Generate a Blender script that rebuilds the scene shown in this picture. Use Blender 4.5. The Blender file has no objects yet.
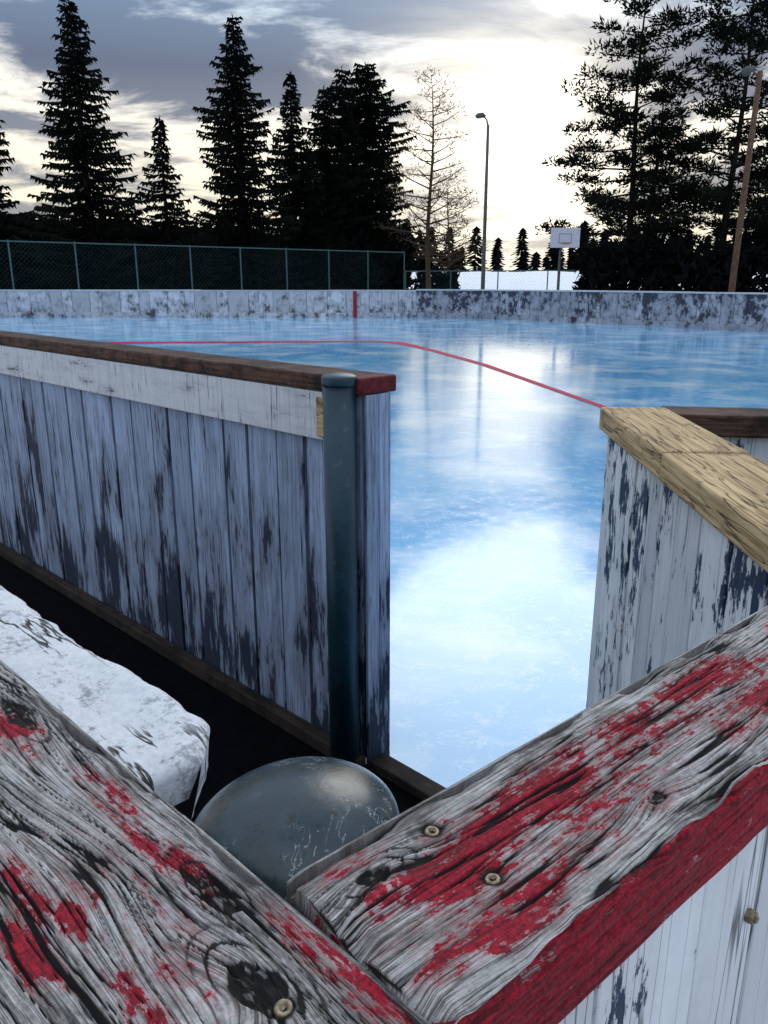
import bpy, math, random
import numpy as np
from mathutils import Vector, Matrix
random.seed(7); rng=np.random.default_rng(7)
scene=bpy.context.scene
COL=scene.collection
# ---------------------------------------------------------------- helpers
def link(o,parent=None):
    COL.objects.link(o)
    if parent: o.parent=parent
    return o
def empty(name,loc=(0,0,0),rot=0):
    e=bpy.data.objects.new(name,None); e.location=loc; e.rotation_euler=(0,0,rot); COL.objects.link(e); return e
class MB:
    def __init__(s): s.v=[];s.f=[];s.r=[];s.m=[]
    def box(s,x0,x1,y0,y1,z0,z1,r=0,m=0,jit=0):
        b=len(s.v)
        for z in (z0,z1):
            for x,y in ((x0,y0),(x1,y0),(x1,y1),(x0,y1)):
                s.v.append((x+random.uniform(-jit,jit),y+random.uniform(-jit,jit),z+random.uniform(-jit,jit)))
        for f in ((0,3,2,1),(4,5,6,7),(0,1,5,4),(1,2,6,5),(2,3,7,6),(3,0,4,7)):
            s.f.append(tuple(b+i for i in f)); s.r.append(r); s.m.append(m)
    def tube(s,pts,rads,n=8,r=0,m=0,cap=True):
        pts=[Vector(p) for p in pts]; b=len(s.v)
        for i,p in enumerate(pts):
            d=(pts[min(i+1,len(pts)-1)]-pts[max(i-1,0)]).normalized()
            a=d.cross(Vector((0,0,1)) if abs(d.z)<.9 else Vector((1,0,0))).normalized(); c=d.cross(a)
            for k in range(n):
                t=2*math.pi*k/n
                s.v.append(tuple(p+(a*math.cos(t)+c*math.sin(t))*rads[i]))
        for i in range(len(pts)-1):
            for k in range(n):
                k2=(k+1)%n
                s.f.append((b+i*n+k,b+i*n+k2,b+(i+1)*n+k2,b+(i+1)*n+k)); s.r.append(r); s.m.append(m)
        if cap:
            s.f.append(tuple(b+k for k in range(n))[::-1]); s.r.append(r); s.m.append(m)
            q=b+(len(pts)-1)*n
            s.f.append(tuple(q+k for k in range(n))); s.r.append(r); s.m.append(m)
    def tri(s,a,b_,c,r=0,m=0):
        b=len(s.v); s.v+= [tuple(a),tuple(b_),tuple(c)]; s.f.append((b,b+1,b+2)); s.r.append(r); s.m.append(m)
    def obj(s,name,mats,parent=None,bevel=0,smooth=False,loc=(0,0,0),rot=0):
        me=bpy.data.meshes.new(name); me.from_pydata(s.v,[],s.f); 
        for mt in mats: me.materials.append(mt)
        me.polygons.foreach_set('material_index',s.m)
        at=me.attributes.new('rnd','FLOAT','FACE'); at.data.foreach_set('value',s.r)
        if smooth: me.polygons.foreach_set('use_smooth',[True]*len(me.polygons))
        me.update(); o=bpy.data.objects.new(name,me); o.location=loc; o.rotation_euler=(0,0,rot); link(o,parent)
        if bevel:
            md=o.modifiers.new('b','BEVEL'); md.width=bevel; md.segments=2; md.limit_method='ANGLE'
        return o
# node helpers
class NT:
    def __init__(s,nt): s.nt=nt
    def n(s,t,**k):
        x=s.nt.nodes.new(t)
        for a,b in k.items(): setattr(x,a,b)
        return x
    def put(s,sock,v):
        if isinstance(v,bpy.types.NodeSocket): s.nt.links.new(v,sock)
        elif v is not None: sock.default_value=v
    def m(s,op,a,b=None,c=None,clamp=False):
        x=s.n('ShaderNodeMath',operation=op,use_clamp=clamp)
        s.put(x.inputs[0],a); s.put(x.inputs[1],b)
        if c is not None: s.put(x.inputs[2],c)
        return x.outputs[0]
    def comb(s,a,b,c=0.0):
        x=s.n('ShaderNodeCombineXYZ'); s.put(x.inputs[0],a);s.put(x.inputs[1],b);s.put(x.inputs[2],c); return x.outputs[0]
    def sep(s,v):
        x=s.n('ShaderNodeSeparateXYZ'); s.put(x.inputs[0],v); return x.outputs
    def noise(s,v,scale=1,detail=4,rough=.55,dist=0):
        x=s.n('ShaderNodeTexNoise'); s.put(x.inputs['Vector'],v); x.inputs['Scale'].default_value=scale
        x.inputs['Detail'].default_value=detail; x.inputs['Roughness'].default_value=rough; x.inputs['Distortion'].default_value=dist
        return x.outputs[0]
    def rng(s,v,a,b,c=0.,d=1.,smooth=False):
        x=s.n('ShaderNodeMapRange'); x.clamp=True
        if smooth: x.interpolation_type='SMOOTHSTEP'
        s.put(x.inputs[0],v)
        for i,q in enumerate((a,b,c,d)): s.put(x.inputs[i+1],q)
        return x.outputs[0]
    def mix(s,f,a,b,blend='MIX'):
        x=s.n('ShaderNodeMix',data_type='RGBA',blend_type=blend); s.put(x.inputs[0],f)
        for i,q in ((6,a),(7,b)):
            if isinstance(q,tuple): q=tuple(q)+((1,) if len(q)==3 else ())
            s.put(x.inputs[i],q)
        return x.outputs[2]
    def ramp(s,f,stops):
        x=s.n('ShaderNodeValToRGB'); e=x.color_ramp.elements
        while len(e)<len(stops): e.new(.5)
        for i,(p,c) in enumerate(stops): e[i].position=p; e[i].color=tuple(c)+(1,)
        s.put(x.inputs[0],f); return x.outputs[0]
    def attr(s,name,out='Fac'):
        x=s.n('ShaderNodeAttribute',attribute_name=name); return x.outputs[out]
    def objc(s): return s.n('ShaderNodeTexCoord').outputs['Object']
def newmat(name):
    m=bpy.data.materials.new(name); m.use_nodes=True; nt=m.node_tree
    b=nt.nodes['Principled BSDF']; return m,NT(nt),b
def bump(N,b,h,strength=.5,dist=.001):
    x=N.n('ShaderNodeBump'); x.inputs['Strength'].default_value=strength; x.inputs['Distance'].default_value=dist
    N.put(x.inputs['Height'],h); N.put(b.inputs['Normal'],x.outputs[0])
def simple(name,col,rough=.8,metal=0,var=.25,scale=8,bmp=.2,spec=.5):
    m,N,b=newmat(name); n=N.noise(N.objc(),scale,6,.6)
    N.put(b.inputs['Base Color'],N.mix(N.rng(n,.3,.7),tuple(c*(1-var) for c in col),tuple(min(1,c*(1+var)) for c in col)))
    b.inputs['Roughness'].default_value=rough; b.inputs['Metallic'].default_value=metal; b.inputs['Specular IOR Level'].default_value=spec
    bump(N,b,n,bmp,.01); return m
# ---------------------------------------------------------------- materials
def mat_rail(name,bright=1.0,off=0.):
    m,N,b=newmat(name); o=N.objc(); X,Y,Z=N.sep(o); F,red,dk=N.sep(N.attr('wood_vec','Vector'))
    def gn(xs,fs,o_,det=4,r=.55): return N.noise(N.comb(N.m('MULTIPLY',X,xs),N.m('MULTIPLY',F,fs),o_+off),1,det,r)
    g1=gn(8.,520.,0,6,.72); g2=gn(60.,2400.,1,4,.7)
    sp=N.noise(o,420,4,.8)
    fine=N.rng(N.m('ABSOLUTE',N.m('SUBTRACT',gn(7.,430.,21.,3,.6),.5)),.003,.036,1,0)
    def cc(v,w=0.): return (min(.82,v*bright*(1.05+w)),min(.80,v*bright*1.0),min(.77,v*bright*(.955-w)))
    tone=N.m('ADD',N.m('ADD',N.m('MULTIPLY',g1,.50),N.m('MULTIPLY',sp,.18)),N.m('MULTIPLY',g2,.32))
    col=N.ramp(tone,[(.37,cc(.04,.10)),(.45,cc(.22,.06)),(.50,cc(.40,.02)),(.60,cc(.68))])
    dirt=N.noise(N.comb(N.m('MULTIPLY',X,20.),N.m('MULTIPLY',Y,38.),Z),1,8,.75)
    col=N.mix(N.rng(dirt,.49,.63,0,.75),col,cc(.07,.16))
    col=N.mix(N.rng(dirt,.46,.36,0,.45),col,(.70,.70,.73))
    pa=gn(26.,60.,2.,9,.74); pb=gn(130.,300.,9.,6,.7)
    rm=N.m('ADD',N.m('MULTIPLY',pa,4.4),N.m('ADD',N.m('MULTIPLY',pb,2.4),N.m('MULTIPLY',tone,1.8)))
    rm=N.m('ADD',N.m('SUBTRACT',rm,4.3),red)
    rm=N.m('MULTIPLY',rm,N.rng(red,.10,.30))
    rmask=N.rng(rm,.56,.60)
    redc=N.mix(N.rng(sp,.40,.60),(.18,.002,.012),(.52,.010,.036))
    col=N.mix(N.rng(rm,.10,.58,0,.62),col,(.46,.12,.14))
    col=N.mix(rmask,col,redc)
    col=N.mix(N.m('MULTIPLY',fine,.80),col,(.022,.018,.016))
    col=N.mix(N.rng(dk,.16,.60,0,.98),col,(.008,.006,.005))
    N.put(b.inputs['Base Color'],col)
    b.inputs['Specular IOR Level'].default_value=.3; b.inputs['Roughness'].default_value=.75
    bump(N,b,N.m('ADD',g1,N.m('MULTIPLY',g2,.5)),1.0,.0013); return m
def mat_peel(name,paint=(.74,.77,.82),wood=(.05,.05,.06),thr=.62,zscale=4.,xs=28.,grad=.10,hgt=1.1,dirt=.5,streak=0.):
    m,N,b=newmat(name); o=N.objc(); X,Y,Z=N.sep(o); r=N.attr('rnd')
    rr=N.m('MULTIPLY',r,17.3)
    v=N.comb(N.m('ADD',N.m('MULTIPLY',X,xs),rr),N.m('MULTIPLY',Y,xs),N.m('ADD',N.m('MULTIPLY',Z,zscale),rr))
    n1=N.noise(v,1,8,.68)
    v2=N.comb(N.m('MULTIPLY',X,xs*6),N.m('MULTIPLY',Y,xs*6),N.m('ADD',N.m('MULTIPLY',Z,zscale*2.5),rr))
    n2=N.noise(v2,1,6,.75)
    v3=N.comb(N.m('MULTIPLY',X,2.5),Y,N.m('MULTIPLY',Z,2.)); n3=N.noise(v3,1,3)
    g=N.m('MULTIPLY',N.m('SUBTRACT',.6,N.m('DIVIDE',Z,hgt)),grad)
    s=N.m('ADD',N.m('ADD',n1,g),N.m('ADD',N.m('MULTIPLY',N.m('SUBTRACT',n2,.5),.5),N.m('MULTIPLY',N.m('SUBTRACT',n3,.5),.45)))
    s=N.m('ADD',s,N.m('MULTIPLY',N.m('SUBTRACT',r,.5),.10))
    ex=N.rng(s,thr,thr+.025)
    ck=N.m('MULTIPLY',N.rng(N.m('ABSOLUTE',N.m('SUBTRACT',N.noise(N.comb(N.m('ADD',N.m('MULTIPLY',X,45.),rr),N.m('MULTIPLY',Y,45.),N.m('MULTIPLY',Z,1.2)),1,2),.5)),0.,.010,1,0),.85)
    pc=N.mix(N.rng(N.m('ADD',N.m('MULTIPLY',r,.6),N.m('MULTIPLY',n2,.4)),.2,.8),tuple(c*.66 for c in paint),paint)
    gr=N.noise(N.comb(N.m('ADD',N.m('MULTIPLY',X,150.),rr),N.m('MULTIPLY',Y,150.),N.m('MULTIPLY',Z,5.)),1,6,.7)
    pc=N.mix(N.rng(gr,.46,.62,0,streak),pc,tuple(c*.22 for c in paint))
    wc=N.mix(n2,tuple(c*.3 for c in wood),tuple(c*2.2 for c in wood))
    col=N.mix(N.rng(s,thr-.18,thr+.02,0,dirt),pc,tuple(.22*c+.03 for c in paint)); col=N.mix(ex,col,wc); col=N.mix(ck,col,(.012,.012,.016))
    N.put(b.inputs['Base Color'],col); b.inputs['Roughness'].default_value=.65; b.inputs['Specular IOR Level'].default_value=.3
    bump(N,b,N.m('SUBTRACT',N.m('MULTIPLY',n2,.4),N.m('MULTIPLY',n1,1.5)),.8,.0014); return m
def mat_beam(name,ca,cb,xs=6.,fs=120.,dk=.5):
    m,N,b=newmat(name); o=N.objc(); X,Y,Z=N.sep(o)
    g=N.noise(N.comb(N.m('MULTIPLY',X,xs),N.m('MULTIPLY',Y,fs),N.m('MULTIPLY',Z,fs)),1,6,.65)
    d=N.noise(o,9,7,.72)
    k=N.m('MULTIPLY',N.rng(N.m('ABSOLUTE',N.m('SUBTRACT',N.noise(N.comb(N.m('MULTIPLY',X,4.),N.m('MULTIPLY',Y,60.),N.m('MULTIPLY',Z,60.)),1,2),.5)),0,.02,1,0),.85)
    col=N.mix(N.rng(g,.3,.7),ca,cb); col=N.mix(N.rng(d,dk,dk+.16,0,.85),col,tuple(c*.15 for c in ca)); col=N.mix(k,col,(.01,.008,.006))
    N.put(b.inputs['Base Color'],col); b.inputs['Roughness'].default_value=.8; b.inputs['Specular IOR Level'].default_value=.3
    bump(N,b,N.m('SUBTRACT',g,k),.7,.0015); return m
M_rail=mat_rail('weathered_rail_red',bright=1.08); M_rail2=mat_rail('weathered_rail_red_swirl',off=50.,bright=1.05)
M_ledge,N,b=newmat('ledge_frosted_paint'); o=N.objc(); X,Y,Z=N.sep(o)
n=N.noise(o,22,9,.74); n2=N.noise(o,160,6,.78)
ck=N.m('MULTIPLY',N.rng(N.m('ABSOLUTE',N.m('SUBTRACT',N.noise(N.comb(N.m('MULTIPLY',X,1.6),N.m('MULTIPLY',Y,13.),0.),1,6,.62),.5)),.003,.011,1,0),N.rng(N.noise(N.comb(N.m('MULTIPLY',X,3.),N.m('MULTIPLY',Y,5.),6.),1,2),.44,.48))
c=N.mix(N.rng(n2,.35,.7),(.92,.92,.93),(.68,.71,.74)); c=N.mix(N.rng(N.m('ADD',n,N.m('MULTIPLY',N.m('SUBTRACT',n2,.5),.5)),.54,.64,0,.75),c,(.22,.23,.24)); c=N.mix(ck,c,(.02,.018,.016))
N.put(b.inputs['Base Color'],c); b.inputs['Roughness'].default_value=.6; bump(N,b,N.m('SUBTRACT',N.m('ADD',n,N.m('MULTIPLY',n2,.4)),N.m('MULTIPLY',ck,1.5)),.9,.004)
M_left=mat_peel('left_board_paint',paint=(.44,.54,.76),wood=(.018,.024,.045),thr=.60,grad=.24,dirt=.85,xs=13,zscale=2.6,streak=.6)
M_fascia=mat_peel('fascia_paint',paint=(.84,.86,.92),wood=(.10,.10,.12),thr=.66,zscale=30,xs=6,grad=0.,dirt=.4,streak=.15)
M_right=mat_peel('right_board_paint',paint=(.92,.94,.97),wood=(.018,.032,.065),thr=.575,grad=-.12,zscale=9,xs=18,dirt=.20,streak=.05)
M_far=mat_peel('far_board_paint',paint=(.78,.79,.87),wood=(.08,.08,.10),thr=.64,xs=3.5,zscale=3.,grad=.10,dirt=.8,streak=.4)
M_far2=mat_peel('far_board_paint_worn',paint=(.60,.62,.72),wood=(.040,.040,.06),thr=.525,xs=5,zscale=4.,grad=-.12,dirt=.85,streak=.4)
M_brown=mat_beam('brown_cap_wood',(.035,.017,.012),(.17,.085,.055),dk=.46)
M_tan=mat_beam('tan_cap_wood',(.26,.16,.07),(.78,.56,.30),dk=.53)
M_dkwood=mat_beam('dark_wood',(.012,.009,.008),(.055,.032,.022),dk=.46)
M_redend=simple('red_end_paint',(.11,.009,.012),.7,0,.7,60,spec=.3)
M_redmark=simple('red_mark_paint',(.30,.012,.02),.6,0,.5,10)
M_core=simple('board_core_shadow',(.008,.008,.010),.9,spec=.1)
M_green,N,b=newmat('green_post_paint')
o=N.objc(); n=N.noise(o,30,8,.7); n2=N.noise(o,6,4)
c=N.mix(N.rng(n2,.35,.65),(.004,.024,.040),(.010,.044,.066)); c=N.mix(N.rng(n,.58,.68,0,.6),c,(.07,.13,.16)); c=N.mix(N.rng(N.noise(o,55,6,.7),.60,.65),c,(.02,.012,.01))
N.put(b.inputs['Base Color'],c); b.inputs['Roughness'].default_value=.42; bump(N,b,n,.3,.001)
M_dome,N,b=newmat('dome_cap_metal')
o=N.objc(); n=N.noise(o,60,9,.72); n2=N.noise(o,16,4); X,Y,Z=N.sep(o)
scr=N.rng(N.m('ABSOLUTE',N.m('SUBTRACT',N.noise(N.comb(N.m('MULTIPLY',X,60.),N.m('MULTIPLY',Y,45.),0),1,4,.65,1.5),.5)),0,.006,1,0)
scr=N.m('MULTIPLY',scr,N.rng(N.noise(o,28,3),.55,.61))
c=N.mix(N.rng(n2,.35,.65),(.004,.016,.021),(.014,.034,.042)); c=N.mix(N.rng(n,.5,.75,0,.6),c,(.05,.08,.09))
c=N.mix(N.m('MULTIPLY',scr,.95),c,(.8,.83,.83)); c=N.mix(N.rng(N.noise(o,140,5,.7),.57,.63,0,.85),c,(.003,.004,.004))
N.put(b.inputs['Base Color'],c); N.put(b.inputs['Roughness'],N.rng(n,.3,.7,.14,.36)); b.inputs['Specular IOR Level'].default_value=.6
bump(N,b,n,.4,.0008)
M_steel=simple('screw_steel',(.30,.24,.15),.5,.6,.7,300)
M_fence=simple('fence_green',(.028,.095,.105),.6)
M_pole=simple('lamp_pole_metal',(.07,.08,.07),.6)
M_wpole=mat_beam('pole_wood',(.08,.045,.025),(.20,.11,.065),8,30)
M_white=simple('backboard_white',(.48,.49,.56),.5,0,.1)
M_grey=simple('backboard_trim',(.25,.25,.30),.5,0,.06)
M_floorshade=simple('painted_floor_shade',(.003,.003,.004),1.,0,.5,30,spec=.05)  # near-black floor colour, shadow inside the boards painted in
M_hoop=simple('hoop_orange',(.4,.1,.03),.5)
M_bark=simple('bark',(.018,.015,.012),.95,0,.5,6,.8,spec=.1)
M_bark2=simple('bark_pale',(.065,.045,.03),.95,0,.4,6,.8,spec=.1)
def mat_fol(name,a,b_):
    m,N,b=newmat(name); r=N.attr('rnd'); N.put(b.inputs['Base Color'],N.mix(N.m('MULTIPLY',r,N.rng(N.noise(N.objc(),.7,3),.3,.7)),a,b_)); b.inputs['Roughness'].default_value=.95
    b.inputs['Specular IOR Level'].default_value=.05; return m
M_spruce=mat_fol('spruce_needles',(.003,.004,.004),(.012,.017,.012))
M_pine=mat_fol('pine_needles',(.004,.006,.005),(.017,.021,.011))
M_larch=mat_fol('larch_twigs',(.06,.04,.02),(.13,.09,.045))
M_bush=mat_fol('bush',(.003,.004,.005),(.010,.012,.012))
# ice
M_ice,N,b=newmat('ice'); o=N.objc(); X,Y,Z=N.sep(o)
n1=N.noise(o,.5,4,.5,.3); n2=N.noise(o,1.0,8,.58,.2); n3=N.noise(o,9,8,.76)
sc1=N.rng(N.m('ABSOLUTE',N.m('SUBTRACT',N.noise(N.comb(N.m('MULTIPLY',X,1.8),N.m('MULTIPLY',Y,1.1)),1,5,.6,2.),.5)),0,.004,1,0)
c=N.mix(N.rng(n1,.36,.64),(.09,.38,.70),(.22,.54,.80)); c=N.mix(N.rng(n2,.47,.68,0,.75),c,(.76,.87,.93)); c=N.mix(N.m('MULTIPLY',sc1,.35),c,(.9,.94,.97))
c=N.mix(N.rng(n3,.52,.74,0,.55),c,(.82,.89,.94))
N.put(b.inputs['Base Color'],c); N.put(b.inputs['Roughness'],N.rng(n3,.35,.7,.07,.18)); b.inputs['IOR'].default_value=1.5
bump(N,b,N.m('ADD',n2,N.m('MULTIPLY',n3,.08)),.08,.005)
M_red,N,b=newmat('red_line_paint'); b.inputs['Roughness'].default_value=.6; b.inputs['Specular IOR Level'].default_value=.08
n=N.noise(N.objc(),9,6,.7); N.put(b.inputs['Base Color'],N.mix(N.rng(n,.35,.7),(.36,.002,.035),(.52,.01,.07)))
M_snow,N,b=newmat('snow_ground'); o=N.objc(); n=N.noise(o,.25,8,.65); n2=N.noise(o,5,8,.7)
c=N.mix(N.rng(N.m('ADD',N.m('MULTIPLY',n,.7),N.m('MULTIPLY',n2,.3)),.52,.6),(.80,.82,.86),(.14,.12,.08)); N.put(b.inputs['Base Color'],c); b.inputs['Roughness'].default_value=.8; bump(N,b,n2,.5,.05)
M_bank=simple('snow_bank',(.82,.85,.90),.7,0,.06,1.5,.3)
# ---------------------------------------------------------------- numpy value noise
LAT=rng.random((256,256))
def vn(x,y):
    xi=np.floor(x).astype(int); yi=np.floor(y).astype(int); fx=x-xi; fy=y-yi; fx=fx*fx*(3-2*fx); fy=fy*fy*(3-2*fy)
    g=lambda a,b_:LAT[a%256,b_%256]
    return (g(xi,yi)*(1-fx)+g(xi+1,yi)*fx)*(1-fy)+(g(xi,yi+1)*(1-fx)+g(xi+1,yi+1)*fx)*fy
def fbm(x,y,o=4):
    r=0;a=.5
    for i in range(o): r=r+a*vn(x*2**i+i*17.3,y*2**i+i*9.1); a*=.5
    return r
def ss(v,a,b_):
    t=np.clip((v-a)/(b_-a),0,1); return t*t*(3-2*t)
# ---------------------------------------------------------------- detailed foreground plank
def rail(name,x0,x1,W,T,mat,knots=[],reds=[],sidered=0,dx=.0014,loc=(0,0,0),rot=0,parent=None,rough=1.0,fine=(None,None),warp=.003,screws=[],seed=0,crk=1.):
    fa,fb=fine if fine[0] is not None else (x0,x1)
    xs=list(np.arange(x0,fa,.01))+list(np.arange(fa,fb,dx))+list(np.arange(fb,x1,.01))+[x1]
    xs=np.array(sorted(set(np.round(xs,5))))
    r=.004; prof=[]
    def arc(cx,cy,a0,a1,n=5):
        for i in range(n+1):
            t=math.radians(a0+(a1-a0)*i/n); prof.append((cx+r*math.cos(t),cy+r*math.sin(t),math.cos(t),math.sin(t)))
    for y in np.arange(-r,-W+r,-.00055): prof.append((y,0,0,1))
    arc(-W+r,-r,90,180)
    for z in np.arange(-r-.0008,-T+r,-.0008): prof.append((-W,z,-1,0))
    arc(-W+r,-T+r,180,270)
    for y in np.linspace(-W+r+.004,-r-.004,10): prof.append((y,-T,0,-1))
    arc(-r,-T+r,270,360)
    for z in np.arange(-T+r+.002,-r,.0025): prof.append((0,z,1,0))
    arc(-r,-r,0,90)
    P=np.array(prof); per=np.concatenate([[0],np.cumsum(np.hypot(np.diff(P[:,0]),np.diff(P[:,1])))])
    nx,npf=len(xs),len(P)
    Xg=np.repeat(xs[:,None],npf,1); Yg=np.repeat(P[None,:,0],nx,0); Zg=np.repeat(P[None,:,1],nx,0); F=np.repeat(per[None,:],nx,0).copy(); base=F.copy()
    tt=base+r
    kn=np.zeros_like(F); rings=np.zeros_like(F)
    for (kx,kt,ax,at,A,kd) in knots:
        q=((Xg-kx)/ax)**2+((tt-kt)/at)**2
        F+=A*np.exp(-q)
        if kd>0:
            wobq=(((Xg-kx)/(ax*.32))**2+((tt-kt)/(at*.48))**2)*(.35+1.3*fbm(Xg*110+seed,tt*200,4))
            kn=np.maximum(kn,kd*(1-ss(wobq,.55,1.3))*(.45+.9*ss(fbm(Xg*260,tt*420,3),.30,.48)))
            rq=np.sqrt(q); rings=np.maximum(rings,.8*kd*np.exp(-(rq/1.15)**4)*ss(np.abs(np.sin(rq*10+3*fbm(Xg*60,tt*100,3))),.86,.98)*ss(fbm(Xg*60+3,tt*60,2),.22,.42))
    F+=warp*(fbm(Xg*5+3+seed,base*6,2)-.4)*2
    Fw=F+.0016*(fbm(Xg*30+seed,base*50,3)-.45)
    def ridge(xs_,fs,o_,w,oct=3):
        nse=fbm(Xg*xs_+o_+seed,Fw*fs+o_*3,oct)
        return 1-ss(np.abs(nse-.44),w*.25,w)
    gate=ss(fbm(Xg*7+9+seed,Fw*55,2),.28,.38); gate2=ss(fbm(Xg*9+29+seed,Fw*70,2),.26,.36)
    c1=ridge(3.0,105.,5.,.019)*gate; c2=ridge(4.5,230.,13.,.026)*gate2; c3=ridge(2.2,60.,31.,.010)*ss(fbm(Xg*5+1+seed,Fw*30,2),.34,.42)
    c4=ridge(2.6,150.,51.,.020)*ss(fbm(Xg*6+71+seed,Fw*60,2),.30,.40)
    cr=np.clip(np.maximum(np.maximum(c1,c3),np.maximum(.75*c2,.85*c4)),0,1)*crk
    red=np.zeros_like(F)
    for (rx,rt,sx,st,A) in reds:
        q=((Xg-rx)/sx)**2+((tt-rt)/st)**2
        red=np.maximum(red,A*np.exp(-q))
    front=(np.abs(P[:,0]+W)<.003)
    sr=sidered+.9*(fbm(Xg*16,Zg*60,4)-.47)
    red[:,front]=np.maximum(red[:,front],sr[:,front]); cr[:,front]*=.5
    d=-.0008*rough*np.abs(fbm(Xg*9,F*260,3)-.45)*2-.0010*rough*fbm(Xg*30,base*60,3)
    edge=np.minimum(np.abs(tt),np.abs(tt-W)); chip=np.clip(1-edge/.010,0,1)*np.clip((fbm(Xg*28+seed,base*3+5,4)-.40),0,1)*.040*rough
    endd=np.minimum(np.abs(Xg-x0),np.abs(Xg-x1)); chip=chip+np.clip(1-endd/.008,0,1)*np.clip((fbm(base*90,Xg*20,3)-.38),0,1)*.02
    d-=chip; d-=kn*.0018; d-=cr*.0024; d-=rings*.0008
    kn=np.maximum(kn,rings)
    for (sx_,st_) in screws:
        rr2=((Xg-sx_)**2+(tt-st_)**2)
        d-=.0020*np.exp(-(rr2/(.0060**2))**2)
        kn=np.maximum(kn,.8*np.exp(-(rr2*(.7+.7*fbm(Xg*300,tt*300,2))/(.0054**2))**2))
    dark=np.clip(np.maximum(kn,cr),0,1)
    Yg=Yg+P[None,:,2]*d; Zg=Zg+P[None,:,3]*d
    Xg=Xg.copy()
    for ei in (0,-1): Xg[ei]+=.004*(fbm(base[0]*120,base[0]*0+2,3)-.5)
    V=np.stack([Xg,Yg,Zg],-1).reshape(-1,3)
    i=np.arange(nx-1)[:,None]*npf; j=np.arange(npf)[None,:]; j2=(j+1)%npf
    Q=np.stack([i+j,i+npf+j,i+npf+j2,i+j2],-1).reshape(-1,4)
    faces=Q.tolist(); faces.append(list(range(npf))); faces.append([(nx-1)*npf+k for k in range(npf)][::-1])
    me=bpy.data.meshes.new(name); me.from_pydata(V.tolist(),[],faces); me.materials.append(mat)
    at=me.attributes.new('wood_vec','FLOAT_VECTOR','POINT')
    at.data.foreach_set('vector',np.ascontiguousarray(np.stack([F,red,dark],-1).reshape(-1),dtype=np.float32))
    sm=[True]*(len(faces)-2)+[False]*2; me.polygons.foreach_set('use_smooth',sm); me.update()
    ob=bpy.data.objects.new(name,me); ob.location=loc; ob.rotation_euler=(0,0,rot); link(ob,parent); return ob
def screw(x,y,z,parent,name,tilt=0):
    prof=[(0,-.0016),(.0011,-.0016),(.0013,-.0004),(.0020,.0002),(.0028,.0003),(.0033,-.0003),(.0035,-.004)]
    mb=MB(); n=20; 
    for (r,zz) in prof:
        for k in range(n):
            t=2*math.pi*k/n; mb.v.append((r*math.cos(t),r*math.sin(t),zz))
    for i in range(len(prof)-1):
        for k in range(n):
            mb.f.append((i*n+k,(i+1)*n+k,(i+1)*n+(k+1)%n,i*n+(k+1)%n)); mb.r.append(0); mb.m.append(0)
    ob=mb.obj(name,[M_steel],parent,smooth=True,loc=(x,y,z)); ob.rotation_euler=(tilt,tilt*.5,0); return ob
TOP=1.116
def boards(name,x0,x1,th,z0,z1,pw,mat,parent,gap=.003,jit=.0015,both=True,extra=None,loc=(0,0,0),rot=0,bevel=.002):
    mb=MB(); x=x0
    mb.box(x0+.004,x1-.004,-th+.018,-.018,z0+.01,z1-.005,0,1)
    sides=[(-th,-th+.022)]+([(-.022,0)] if both else [])
    for (ya,yb) in sides:
        x=x0
        while x<x1-.01:
            w=min(pw*random.uniform(.8,1.2),x1-x)
            o_=random.uniform(-jit,jit)
            mb.box(x,x+w-gap*random.uniform(.5,1.8),ya+o_,yb+o_,z0+random.uniform(0,.008),z1,random.random(),0,jit*.3); x+=w
    return mb.obj(name,[mat,M_core],parent,bevel=bevel,loc=loc,rot=rot)

# ---- near right fence section (red rail)
C=(-.044,.268)
e=empty('rink_board_fence',(C[0],C[1],TOP+.003),math.radians(41))
kR=[(.032,.024,.024,.010,.009,1.0),(.30,.070,.05,.012,.006,.6),(.19,.06,.09,.02,.004,0),(.012,.075,.04,.016,.005,0),(.42,.02,.1,.02,.006,0),(.165,.072,.02,.008,.005,.6)]
rR=[(.290,.030,.040,.014,1.25),(.312,.066,.038,.016,1.1),(.209,.027,.032,.011,.95),(.140,.034,.060,.015,1.1),(.090,.038,.055,.016,1.25),(.058,.042,.036,.015,1.25),(.068,.074,.048,.012,.9),(.03,.012,.03,.008,.5),(.42,.05,.09,.03,.8),(.12,.05,.14,.034,.42),(.27,.05,.1,.035,.42)]
sR=[(.070,.019),(.068,.056)]
rail('top_rail',.004,1.6,.095,.045,M_rail,kR,rR,sidered=1.22,parent=e,fine=(.004,.48),screws=sR)
screw(.0700,-.019,-.0022,e,'screw_1',.1); screw(.068,-.056,-.0022,e,'screw_2',-.1)
boards('vertical_boards',.03,1.58,.075,-TOP,-.046,.085,M_right,e,loc=(0,-.012,0))
mb=MB(); mb.tube([(.254,-.0868,-.112),(.254,-.0910,-.112)],[.0042,.0038],14); mb.tube([(.254,-.0912,-.112),(.254,-.0925,-.112)],[.0022,.002],10)
mb.obj('bolt',[M_steel],e,smooth=False)
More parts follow.
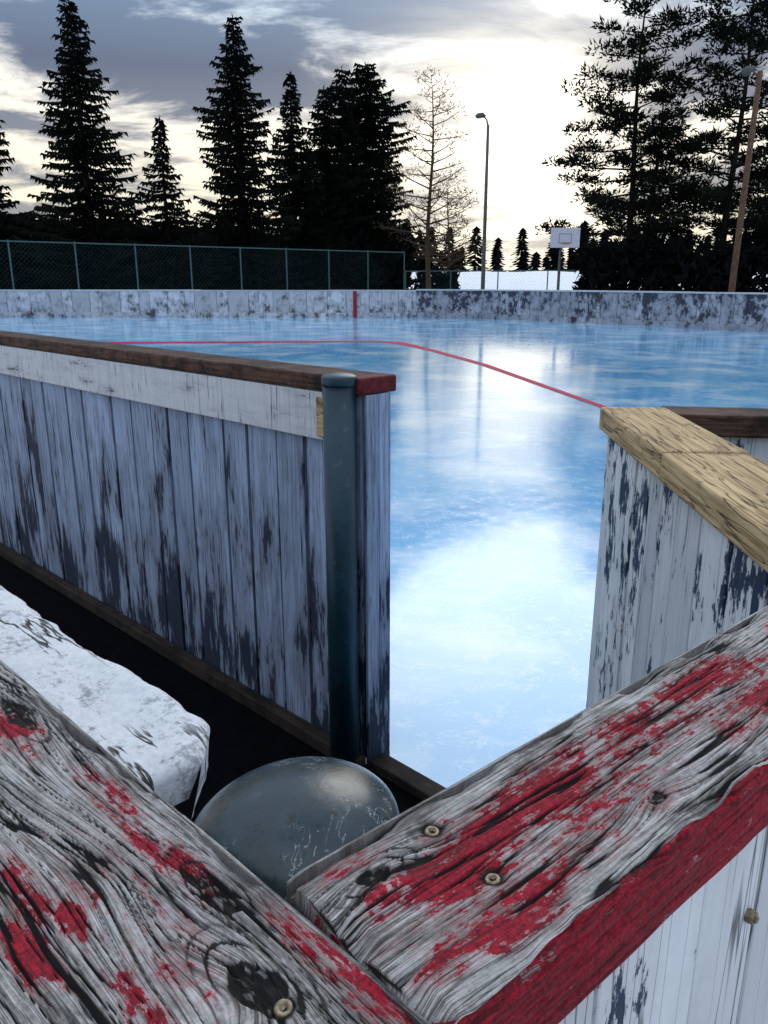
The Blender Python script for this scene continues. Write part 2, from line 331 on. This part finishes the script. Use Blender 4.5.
# ---- near left fence section
e=empty('rink_board_fence',(C[0],C[1],TOP),math.radians(-45))
kL=[(.034,.034,.036,.017,.017,1.0),(-.055,.045,.060,.020,.014,0),(-.115,.085,.10,.03,.014,.25),(.085,.028,.03,.012,.007,.5),(-.21,.02,.06,.014,.010,.7),(.012,.085,.05,.02,.010,.3),(-.012,.018,.04,.012,.008,.8),(-.34,.06,.06,.02,.02,.8)]
rL=[(-.19,.029,.030,.011,1.0),(-.032,.083,.024,.007,1.0),(-.036,.066,.016,.006,.9),(.017,.066,.028,.006,.95),(-.069,.074,.030,.009,.7),(.055,.008,.045,.008,.9),(-.049,.021,.045,.011,.55),(-.10,.02,.05,.012,.42),(.09,.05,.03,.015,.5),(-.23,.07,.03,.014,.5),(-.02,.05,.12,.03,.30)]
sL=[(.0458,.0317)]
rail('top_rail',-1.6,.5,.14,.045,M_rail2,kL,rL,sidered=.8,parent=e,fine=(-.34,.14),warp=.004,screws=sL,seed=41.7)
screw(.0458,-.0317,-.0022,e,'screw_1',.12); screw(-.12,-.10,-.0016,e,'screw_2'); 
boards('vertical_boards',-1.58,.48,.085,-TOP,-.046,.09,M_right,e,loc=(0,-.012,0))
# ledge board on the rink side
lx0,lx1=-1.5,-.196; W=.112; nx_,ny_=420,26
mb=MB()
xs=np.linspace(lx0,lx1,nx_+1)
def prof_end(x): return W-max(0,(x-(lx1-.05))/.05)**2*.024+.012*(float(fbm(np.array(x*26.),np.array(3.),4))-.45)
rows=[(k/ny_,0) for k in range(ny_+1)]+[(1,-.006),(1,-.02),(1,-.038)]
for i,x in enumerate(xs):
    wy=prof_end(x)
    for (t,dz) in rows:
        ed=min(1,(1-t)*wy/.010,(lx1-x)/.010) if dz==0 else 0
        z=-.064+dz-.006*(1-ed)**2-.012*float(fbm(np.array(x*14),np.array(t*3.),4))
        mb.v.append((x,-.005+t*(wy+.005)+(dz*.45*float(fbm(np.array(x*60),np.array(dz*90.),3))),z))
s=len(rows)
for i in range(nx_):
    for j in range(s-1):
        a=i*s+j; mb.f.append((a,a+s,a+s+1,a+1)); mb.r.append(.5); mb.m.append(0)
bq=len(mb.v)
for (t,dz) in rows[:ny_+1]: mb.v.append((lx1-.010,-.005+t*(prof_end(lx1)+.005)-.006*t,-.106))
for j in range(ny_):
    a=nx_*s+j; mb.f.append((a,bq+j,bq+j+1,a+1)); mb.r.append(.5); mb.m.append(0)
mb.obj('ledge_board',[M_ledge],e,smooth=True)
boards('ledge_support_boards',-1.48,-.24,.06,-TOP,-.115,.1,M_dkwood,e,loc=(0,.09,0))
# ---- domed post
def domepost(loc,R,H,domeh,mat_cap,mat_post,name='fence_post',lip=.006,tilt=(0,0)):
    e=empty(name,(loc[0],loc[1],0)); n=64
    prof=[(0,domeh)]+[(R*math.sin(t),domeh*math.cos(t)) for t in np.linspace(.08,math.pi/2,18)]+[(R*1.0,-lip),(R*.985,-lip*1.5),(R*.94,-lip*1.6),(R*.93,-lip*1.5)]
    mb=MB()
    for (r,z) in prof:
        for k in range(n):
            t=2*math.pi*k/n; mb.v.append((r*math.cos(t),r*math.sin(t),z))
    for i in range(len(prof)-1):
        for k in range(n):
            mb.f.append((i*n+k,(i+1)*n+k,(i+1)*n+(k+1)%n,i*n+(k+1)%n)); mb.r.append(0); mb.m.append(0)
    o=mb.obj('post_cap',[mat_cap],e,smooth=True,loc=(0,0,H)); o.rotation_euler=(tilt[0],tilt[1],0)
    mb=MB(); mb.tube([(0,0,0),(0,0,H*.5),(0,0,H-lip*.5)],[R*.93]*3,48); o=mb.obj('post_shaft',[mat_post],e,smooth=False)
    for p in o.data.polygons: p.use_smooth=len(p.vertices)==4
    return e
domepost((-.046,.346),.0545,1.080,.027,M_dome,M_green,tilt=(math.radians(-2),math.radians(-8)))
domepost((-.112,2.006),.045,1.117,.012,M_green,M_green,lip=.012)
# ---- left rink wall (45 deg)
e=empty('rink_boards',(.015,2.07,0),math.radians(-45))
th=.09
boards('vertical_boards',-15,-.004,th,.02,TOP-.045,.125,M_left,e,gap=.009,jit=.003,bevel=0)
mb=MB(); mb.box(-15,-.14,-th-.02,-th-.004,TOP-.175,TOP-.047,.3,0); fa=mb.obj('fascia_board',[M_fascia],e,bevel=.003)
mb=MB(); mb.box(-15,-.055,-th-.025,.02,TOP-.042,TOP,0,0); mb.box(-.0545,.006,-th-.026,.021,TOP-.043,TOP+.0005,0,1); mb.obj('cap_rail',[M_brown,M_redend],e,bevel=.006)
mb=MB(); mb.box(-15,.0,-th-.045,-th-.004,.0,.045,0,0); mb.obj('bottom_sill',[M_dkwood],e,bevel=.004)
mb=MB(); mb.box(-.160,-.100,-th-.026,-th-.004,TOP-.165,TOP-.06,0,0); mb.obj('bare_block',[M_tan],e,bevel=.003)
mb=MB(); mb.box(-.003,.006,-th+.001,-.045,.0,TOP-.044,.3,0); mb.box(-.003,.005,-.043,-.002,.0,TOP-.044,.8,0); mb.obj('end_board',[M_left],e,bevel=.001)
# threshold
e2=empty('gate_threshold',(.015,2.07,0),math.radians(-45))
mb=MB(); mb.box(.01,.62,-.09,-.03,0,.03,0,0); mb.obj('sill_beam',[M_dkwood],e2,bevel=.004)
# ---- right wall
ang=math.atan2(-1,-.05)
e=empty('rink_boards',(.427,1.556,0),ang)
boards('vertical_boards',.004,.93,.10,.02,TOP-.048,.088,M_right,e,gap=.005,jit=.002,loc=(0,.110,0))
mb=MB(); mb.box(-.006,.42,-.004,.122,TOP-.048,TOP-.004,0,0); mb.box(.424,.96,-.006,.121,TOP-.047,TOP-.005,0,0); mb.obj('cap_rail',[M_tan],e,bevel=.004)
# ---- right return wall
e=empty('rink_boards',(.555,1.60,0),math.radians(-9))
boards('vertical_boards',.01,7,.08,.02,TOP-.05,.1,M_right,e,loc=(0,-.005,0),bevel=0)
mb=MB(); mb.box(0,7,-.105,.0,TOP-.05,TOP-.008,0,0); mb.obj('cap_rail',[M_brown],e,bevel=.004)
# ---- far boards
def farwall(pts,name='rink_boards',H=1.0,mat=M_far,capm=None):
    root=empty(name,(pts[0][0],pts[0][1],0))
    for i in range(len(pts)-1):
        a=Vector(pts[i]);b_=Vector(pts[i+1]);d=b_-a;L=d.length
        loc=(a.x-pts[0][0],a.y-pts[0][1],0); r=math.atan2(d.y,d.x)
        mb=MB(); x=0
        while x<L:
            w=min(.6*random.uniform(.6,1.4),L-x); mb.box(x,x+w-.015,-.03,0,.0,H-.05,random.random(),0,.003); x+=w
        mb.box(0,L,.003,.06,0,H-.06,.5,1)
        x=0
        while x<L:
            w=min(2.4,L-x); mb.box(x,x+w-.015,-.05,.09,H-.048+random.uniform(-.004,.004),H+random.uniform(-.008,.008),random.random()*.5,3)
            mb.box(x,x+w-.02,-.045,-.033,.0,.18,random.random(),2); x+=w
        mb.obj('board_panels_%d'%i,[mat,M_core,mat,M_fascia],root,loc=loc,rot=r)
    return root
farwall([(-10.6,12.7),(-16,20),(-19,26),(-17,30.2),(-14,31.2)])
fw=farwall([(-14,31.2),(1.2,30.6)])
mb=MB(); mb.box(12.87,13.01,-.056,-.047,0,.96,0,0); mb.obj('red_line_mark',[M_redmark],fw,rot=math.atan2(-.6,15.2))
farwall([(1.2,30.6),(3.6,29.8),(5.9,27.6),(10.4,21.9),(12.4,17),(12.8,8),(11,2),(7.5,.5)],mat=M_far2,H=1.03)
# ---------------------------------------------------------------- ground, ice, line
def sheet(name,pts,z,mat):
    me=bpy.data.meshes.new(name); me.from_pydata([(x,y,z) for x,y in pts],[],[tuple(range(len(pts)))]); me.materials.append(mat)
    o=bpy.data.objects.new(name,me); link(o); return o
sheet('ground',[(-900,-300),(900,-300),(900,1500),(-900,1500)],-.012,M_snow)
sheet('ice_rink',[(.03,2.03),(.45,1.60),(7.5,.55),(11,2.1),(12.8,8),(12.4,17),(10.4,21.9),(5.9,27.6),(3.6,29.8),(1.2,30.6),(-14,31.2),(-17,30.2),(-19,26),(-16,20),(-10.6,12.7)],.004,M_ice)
sheet('floor_shade_sheet',[(-5,4.6),(-5,6.98),(-.02,2.0),(.44,1.55),(.36,.68),(-.04,.33)],-.004,M_floorshade)  # floor sheet between the boards, its shade painted as black colour
P=[(-12,18.0,.34),(-5.8,18.2,.34),(-2,18.5,.34),(-.2,18.6,.32),(.25,18.3,.28),(.60,17.4,.20),(.95,16.2,.15),(1.65,13.4,.12),(2.05,11,.09),(2.45,8.6,.075),(3.1,5.5,.07)]
mb=MB()
for i,(x,y,w) in enumerate(P):
    a=Vector(P[max(i-1,0)][:2]);b_=Vector(P[min(i+1,len(P)-1)][:2]);d=(b_-a).normalized();nn=Vector((-d.y,d.x)); w*=1.3
    mb.v+=[(x+nn.x*w/2,y+nn.y*w/2,.008),(x-nn.x*w/2,y-nn.y*w/2,.008)]
for i in range(len(P)-1): mb.f.append((2*i,2*i+1,2*i+3,2*i+2)); mb.r.append(0); mb.m.append(0)
mb.obj('red_line',[M_red])
# snow bank
mb=MB(); nx,ny=90,14
for j in range(ny):
    for i in range(nx):
        x=-60+i*2.2; y=64+j*6; t=j/(ny-1)
        z=2.5*math.sin(min(1,t*1.6)*math.pi/2)+.5*float(vn(np.array(i*.3),np.array(j*.7)))-.4 if j>0 else -.05
        mb.v.append((x,y,z))
for j in range(ny-1):
    for i in range(nx-1): a=j*nx+i; mb.f.append((a,a+1,a+nx+1,a+nx)); mb.r.append(0); mb.m.append(0)
mb.obj('snow_bank',[M_bank],smooth=True)
# ---------------------------------------------------------------- fence
def chain(p0,p1,H,name='chain_link_fence'):
    a=Vector(p0);b_=Vector(p1);d=b_-a;L=d.length; mb=MB()
    n=int(L/3)
    for i in range(n+1): x=L*i/n; mb.tube([(x,0,0),(x,0,H+.06)],[.038,.038],6)
    for z in (.1,H): mb.tube([(0,0,z),(L,0,z)],[.032,.032],6)
    s=.22; k=-int(H/s)
    while k*s<L:
        for sg in (1,-1):
            x0=k*s; xa,xb=(x0,x0+H) if sg>0 else (x0+H,x0)
            if min(xa,xb)>=0 and max(xa,xb)<=L:
                bse=len(mb.v); mb.v+=[(xa-.003,.0,0),(xa+.003,.0,0),(xb+.003,.0,H),(xb-.003,.0,H)]; mb.f.append((bse,bse+1,bse+2,bse+3)); mb.r.append(0); mb.m.append(0)
        k+=1
    return mb.obj(name,[M_fence],loc=(a.x,a.y,0),rot=math.atan2(d.y,d.x))
chain((-24,32.5),(1.3,54),3.05)
chain((1.4,54.1),(24,44),1.9)
# ---------------------------------------------------------------- trees
def rv(s=1.): return Vector((random.uniform(-s,s),random.uniform(-s,s),random.uniform(-s,s)))
def spruce(x,y,H,R,dens=1.0,base=.04,power=.85,ragged=.3,step=.34):
    mb=MB(); mb.tube([(0,0,0),(0,0,H*.5),(0,0,H)],[H*.018,H*.011,.02],8,0,1)
    z=H*base; lob=[(random.uniform(0,6.28),random.uniform(1.2,3.5)) for _ in range(3)]
    while z<H*.985:
        t=(z/H-base)/(1-base)
        Lb=R*(1-t)**power*(.85+.10*math.sin(z*2.1+x)+.10*math.sin(z*.9+x*3))*random.uniform(.82,1.1)+.10
        nb=max(4,int((5+5*(1-t))*dens)); a0=random.uniform(0,6.28)
        for k in range(nb):
            a=a0+6.283*k/nb+random.uniform(-.35,.35)
            asym=1+.16*math.sin(a+lob[0][0]+z*lob[0][1]*.3)+.10*math.sin(2*a+lob[1][0]+z*.8)
            L=Lb*asym*random.uniform(1-ragged*1.3,1+ragged*.7)
            if random.random()<.06: L*=1.2
            dr=random.uniform(.15,.45); m=max(5,int(L*10*dens))
            ca,sa=math.cos(a),math.sin(a); zz=z+random.uniform(-.12,.12); r0=random.random()
            for i in range(m):
                s=((i+random.random())/m)**.85; px=L*s; pz=zz-dr*L*s+.30*L*s*s
                w=(.36*(1-s)+.13)*(.6+.6*(1-t))
                p=Vector((ca*px,sa*px,pz)); side=Vector((-sa,ca,0))*random.uniform(-1,1)*w
                tip=p+side+Vector((ca,sa,0))*random.uniform(.08,.34)+Vector((0,0,random.uniform(-.34,.05)))
                q=Vector((ca,sa,0))*random.uniform(.06,.15)+Vector((0,0,random.uniform(-.04,.04)))
                mb.tri(p-q,p+q+Vector((0,0,.05)),tip,min(1,max(0,s*.7+.3*r0)))
            mb.tube([(0,0,zz),(ca*L*.5,sa*L*.5,zz-dr*L*.5+.075*L),(ca*L,sa*L,zz-dr*L+.30*L)],[.035,.02,.008],3,.2,1,cap=False)
        z+=step*random.uniform(.7,1.3)*(.55+.45*(1-t))
    for i in range(14): 
        p=Vector((0,0,H*(.95+.05*random.random()))); mb.tri(p+rv(.04),p+rv(.04),p+Vector((random.uniform(-.2,.2),random.uniform(-.2,.2),.2)),.5)
    return mb.obj('spruce_tree',[M_spruce,M_bark],loc=(x,y,0))
def pine(x,y,H,R,nl=60,clump=70,base=.22,name='pine_tree',fm=None,bm=None,cs=.55,power=.6,lean=.0,up=.15,tl=.30,nw=.05,flat=.34):
    fm=fm or M_pine; bm=bm or M_bark; mb=MB(); 
    tr=[Vector((lean*t*t+.12*math.sin(t*7+x),.12*math.sin(t*5),H*t)) for t in np.linspace(0,1,9)]
    mb.tube(tr,[H*.014*(1-t*.93) for t in np.linspace(0,1,9)],8,0,1)
    for k in range(nl):
        t=base+(1-base)*((k+random.random())/nl); z=H*t; a=k*2.4+random.uniform(-.6,.6)
        tt=(t-base)/(1-base); prof=math.sin(min(1,tt*3.2+.35)*math.pi/2)*(1-tt)**power
        L=(R*prof+.25)*random.uniform(.45,1.25)
        i=min(7,int(t*8)); p0=tr[i].lerp(tr[i+1],t*8-i)
        d=Vector((math.cos(a),math.sin(a),up+random.uniform(-.3,.15)))
        p1=p0+d*L*.55; p2=p0+d*L+Vector((0,0,random.uniform(0,.12)*L))
        mb.tube([p0,p1,p2],[.05*(1-tt)+.02,.03*(1-tt)+.012,.008],4,0,1,cap=False)
        nc=max(1,int(L*2.2))
        for c in range(nc):
            s=.34+.66*(c+1)/nc; q=p0.lerp(p1,min(1,s*2)) if s<.5 else p1.lerp(p2,(s-.5)*2)
            q=q+rv(.18*L*.4)+Vector((0,0,.05)); cr=cs*random.uniform(.55,1.15); r0=random.random()
            mb.tube([p0.lerp(p1,min(1,s*1.6)),q],[.012,.006],3,0,1,cap=False)
            for j in range(clump):
                v=rv(1); v.z*=flat
                pp=q+v*cr*.85; dd=(v+rv(.6)+Vector((0,0,.35))).normalized()*tl*random.uniform(.6,1.2)
                sd=rv(1).cross(dd).normalized()*nw
                mb.tri(pp-sd,pp+sd,pp+dd,.5*r0+.5*random.random())
    return mb.obj(name,[fm,bm],loc=(x,y,0))
spruce(-23.4,50,13.2,3.9,1.25,.04,.8)
spruce(-17.3,50,16.4,4.8,1.35,.03,.88,.40)
spruce(-13.3,52,10.6,3.0,1.15,.03,.9,.40)
spruce(-9.2,55,16.8,4.2,1.45,.03,.66,.38)
spruce(-6.1,58,14.4,3.2,1.3,.03,.8)
spruce(-4.1,60,14.0,3.5,1.3,.03,.65)
spruce(-1.3,62,15.9,4.3,1.6,.03,.42,.30)
spruce(-2.9,61,15.4,3.2,1.3,.03,.5)
spruce(-5,59,10,3.4,1.1,.03,.6)
spruce(-28,54,15,3.8,1.1)
spruce(-33,56,13,3.6)
pine(2.7,50,12.4,2.4,nl=64,clump=11,base=.2,name='larch_tree',fm=M_larch,bm=M_bark2,cs=.45,power=.45,up=.35,tl=.3,nw=.025,flat=.55)
pine(5.0,66,8.8,3.0,nl=44,clump=14,base=.22,name='larch_tree',fm=M_larch,bm=M_bark2,cs=.5,power=.5,up=.3,nw=.03,flat=.55)
pine(12.1,42,14.9,4.5,nl=70,clump=50,base=.12,cs=.62,power=.7)
pine(16.2,40,15.8,4.3,nl=74,clump=50,base=.12,cs=.62)
pine(15.4,49,13,3.0,nl=42,clump=40,base=.2,cs=.62)
pine(20.8,43,16,4.,nl=64,clump=50,base=.10,cs=.62)
def mass(name,x0,x1,yf,hf,n,mat,sz=.35,depth=3):
    mb=MB()
    for i in range(n):
        t=random.random(); x=x0+(x1-x0)*t; h=hf(t)*(.75+.5*float(fbm(np.array(x*.6),np.array(1.),3)))
        z=h*random.random()**.8; p=Vector((x,yf(t)+random.uniform(0,depth),z))
        mb.tri(p,p+rv(sz),p+rv(sz)+Vector((0,0,sz*.6)),random.random())
    return mb.obj(name,[mat])
mass('undergrowth',-34,1.8,lambda t:44+t*17,lambda t:4.0+.5*t,18000,M_bush,.6)
mass('undergrowth',9.5,26,lambda t:38,lambda t:1.9+1.8*abs(math.sin(t*9)),7000,M_bush,.4)
mass('undergrowth',2.4,5.2,lambda t:58,lambda t:1.9,700,M_bush,.4)
mb=MB()
for i in range(260):
    x=random.uniform(-90,130); y=random.uniform(125,160); h=random.uniform(4,10.5); rr_=random.uniform(.16,.34)
    z=1.0
    while z<h:
        r=(1-z/h)**.8*h*rr_+.15
        for k in range(9):
            a=random.uniform(0,6.28); r_=r*random.uniform(.6,1.3); p=Vector((x,y,z+.5)); q=Vector((x+math.cos(a)*r_,y+math.sin(a)*r_,z-.3)); mb.tri(p,q,q+Vector((-math.sin(a)*.8,math.cos(a)*.8,.1)),.5)
        z+=.4
mb.obj('distant_trees',[M_bush])
# ---------------------------------------------------------------- street lamp, poles, hoop
e=empty('street_lamp',(5.35,45,0))
mb=MB(); mb.tube([(0,0,0),(0,0,9.0)],[.12,.07],10); mb.tube([(0,0,8.9),(-.08,0,9.25),(-.25,0,9.4)],[.045,.04,.035],8); mb.obj('pole',[M_pole],e,smooth=True)
mb=MB(); mb.tube([(-.15,0,9.38),(-.3,0,9.46),(-.55,0,9.42),(-.65,0,9.38)],[.06,.13,.13,.07],10); mb.obj('lamp_head',[M_pole],e,smooth=True)
e=empty('wooden_light_pole',(12.55,30,0))
mb=MB(); mb.tube([(0,0,0),(.05,0,4),(.12,0,8.1)],[.12,.105,.085],12); mb.obj('pole',[M_wpole],e,smooth=True)
mb=MB(); mb.tube([(.12,0,7.9),(-.1,0,8.1),(-.2,0,8.12)],[.03,.03,.03],8); mb.tube([(-.1,0,8.2),(-.3,0,8.14),(-.42,-.05,8.05)],[.07,.13,.15],10); mb.obj('flood_lamp',[M_pole],e,smooth=True)
e=empty('basketball_hoop',(8.15,38,0))
mb=MB(); mb.tube([(0,.9,0),(0,.9,2.6),(0,.1,3.2)],[.07,.06,.05],10); mb.obj('post',[M_pole],e,smooth=True)
mb=MB(); mb.box(-.66,.66,-.02,.02,2.75,3.6,0,0); o=mb.obj('backboard',[M_white],e,bevel=.01)
mb=MB()
for (a,b_,c_,d_) in ((-.3,.3,3.32,3.36),(-.3,.3,2.95,2.99),(-.3,-.26,2.99,3.32),(.26,.3,2.99,3.32)): mb.box(a,b_,-.026,-.023,c_,d_)
mb.obj('target_square',[M_grey],e)
mb=MB(); mb.tube([(.23*math.cos(t),-.27+.23*math.sin(t),2.92) for t in np.linspace(0,6.283,20)],[.012]*20,6); mb.obj('rim',[M_hoop],e,smooth=True)
# ---------------------------------------------------------------- world
w=bpy.data.worlds.new('World'); scene.world=w; w.use_nodes=True; N=NT(w.node_tree); bg=w.node_tree.nodes['Background']
SUN_EL=30; SUN_AZ=12
d=N.n('ShaderNodeTexCoord').outputs['Generated']; X,Y,Z=N.sep(d)
z0=N.m('MAXIMUM',Z,0.); zz=N.m('ADD',z0,.13)
p=N.comb(N.m('DIVIDE',X,zz),N.m('MULTIPLY',N.m('DIVIDE',Y,zz),1.25),4.)
c1=N.noise(p,1.3,9,.62,.35); c2=N.noise(p,.5,3,.5)
cl=N.m('ADD',N.m('MULTIPLY',c1,.75),N.m('MULTIPLY',c2,.25))
bias=N.rng(Z,.14,.24,.02,-.065,True); bias2=N.rng(Z,.29,.38,0,.11,True)
fac=N.rng(N.m('ADD',cl,N.m('ADD',bias,bias2)),.44,.55,0,1,True)
brt=N.ramp(z0,[(0,(.70,.68,.60)),(.09,(1.2,1.09,.82)),(.20,(1.15,1.10,1.0)),(.32,(.62,.84,1.08)),(1,(1.02,1.12,1.30))])
drk=N.ramp(z0,[(0,(.30,.31,.34)),(.10,(.34,.34,.37)),(.22,(.13,.16,.24)),(.35,(.26,.42,.64)),(1,(.62,.72,.92))])
col=N.mix(fac,drk,brt)
def glow(col,az,el,pw,k,c):
    az=math.radians(az); el=math.radians(el); sv=(math.sin(az)*math.cos(el),math.cos(az)*math.cos(el),math.sin(el))
    vm=N.n('ShaderNodeVectorMath',operation='DOT_PRODUCT'); N.put(vm.inputs[0],d); vm.inputs[1].default_value=sv
    gl=N.m('POWER',N.m('MAXIMUM',vm.outputs['Value'],0.),pw)
    gl=N.m('MULTIPLY',gl,N.rng(c1,.38,.58,.40,1.0))
    return N.mix(N.m('MULTIPLY',gl,k),col,c)
col=glow(col,8.5,9,150.,.8,(2.9,2.65,2.15))
sc=N.n('ShaderNodeVectorMath',operation='SCALE'); N.put(sc.inputs[0],col); sc.inputs['Scale'].default_value=10.
sky=N.n('ShaderNodeTexSky',sky_type='NISHITA'); sky.sun_disc=False; sky.sun_elevation=math.radians(SUN_EL); sky.sun_rotation=math.radians(SUN_AZ)
mixs=N.mix(.93,sky.outputs[0],sc.outputs[0]); N.put(bg.inputs['Color'],mixs); bg.inputs['Strength'].default_value=.1
L=bpy.data.lights.new('sun','SUN'); L.energy=.6; L.angle=math.radians(26); L.color=(1,.95,.87)
so=bpy.data.objects.new('sun',L); link(so)
sd=Vector((math.sin(math.radians(SUN_AZ))*math.cos(math.radians(SUN_EL)),math.cos(math.radians(SUN_AZ))*math.cos(math.radians(SUN_EL)),math.sin(math.radians(SUN_EL))))
so.rotation_euler=sd.to_track_quat('Z','Y').to_euler()
cam=bpy.data.cameras.new('camera'); co=bpy.data.objects.new('camera',cam); link(co); co.location=(0,0,1.35); co.rotation_euler=(math.radians(90-16.17),0,0)
cam.sensor_fit='VERTICAL'; cam.sensor_height=36; cam.lens=28.125; cam.clip_start=.01; cam.clip_end=3000
scene.camera=co
scene.view_settings.view_transform='Standard'; scene.view_settings.look='None'; scene.view_settings.exposure=0
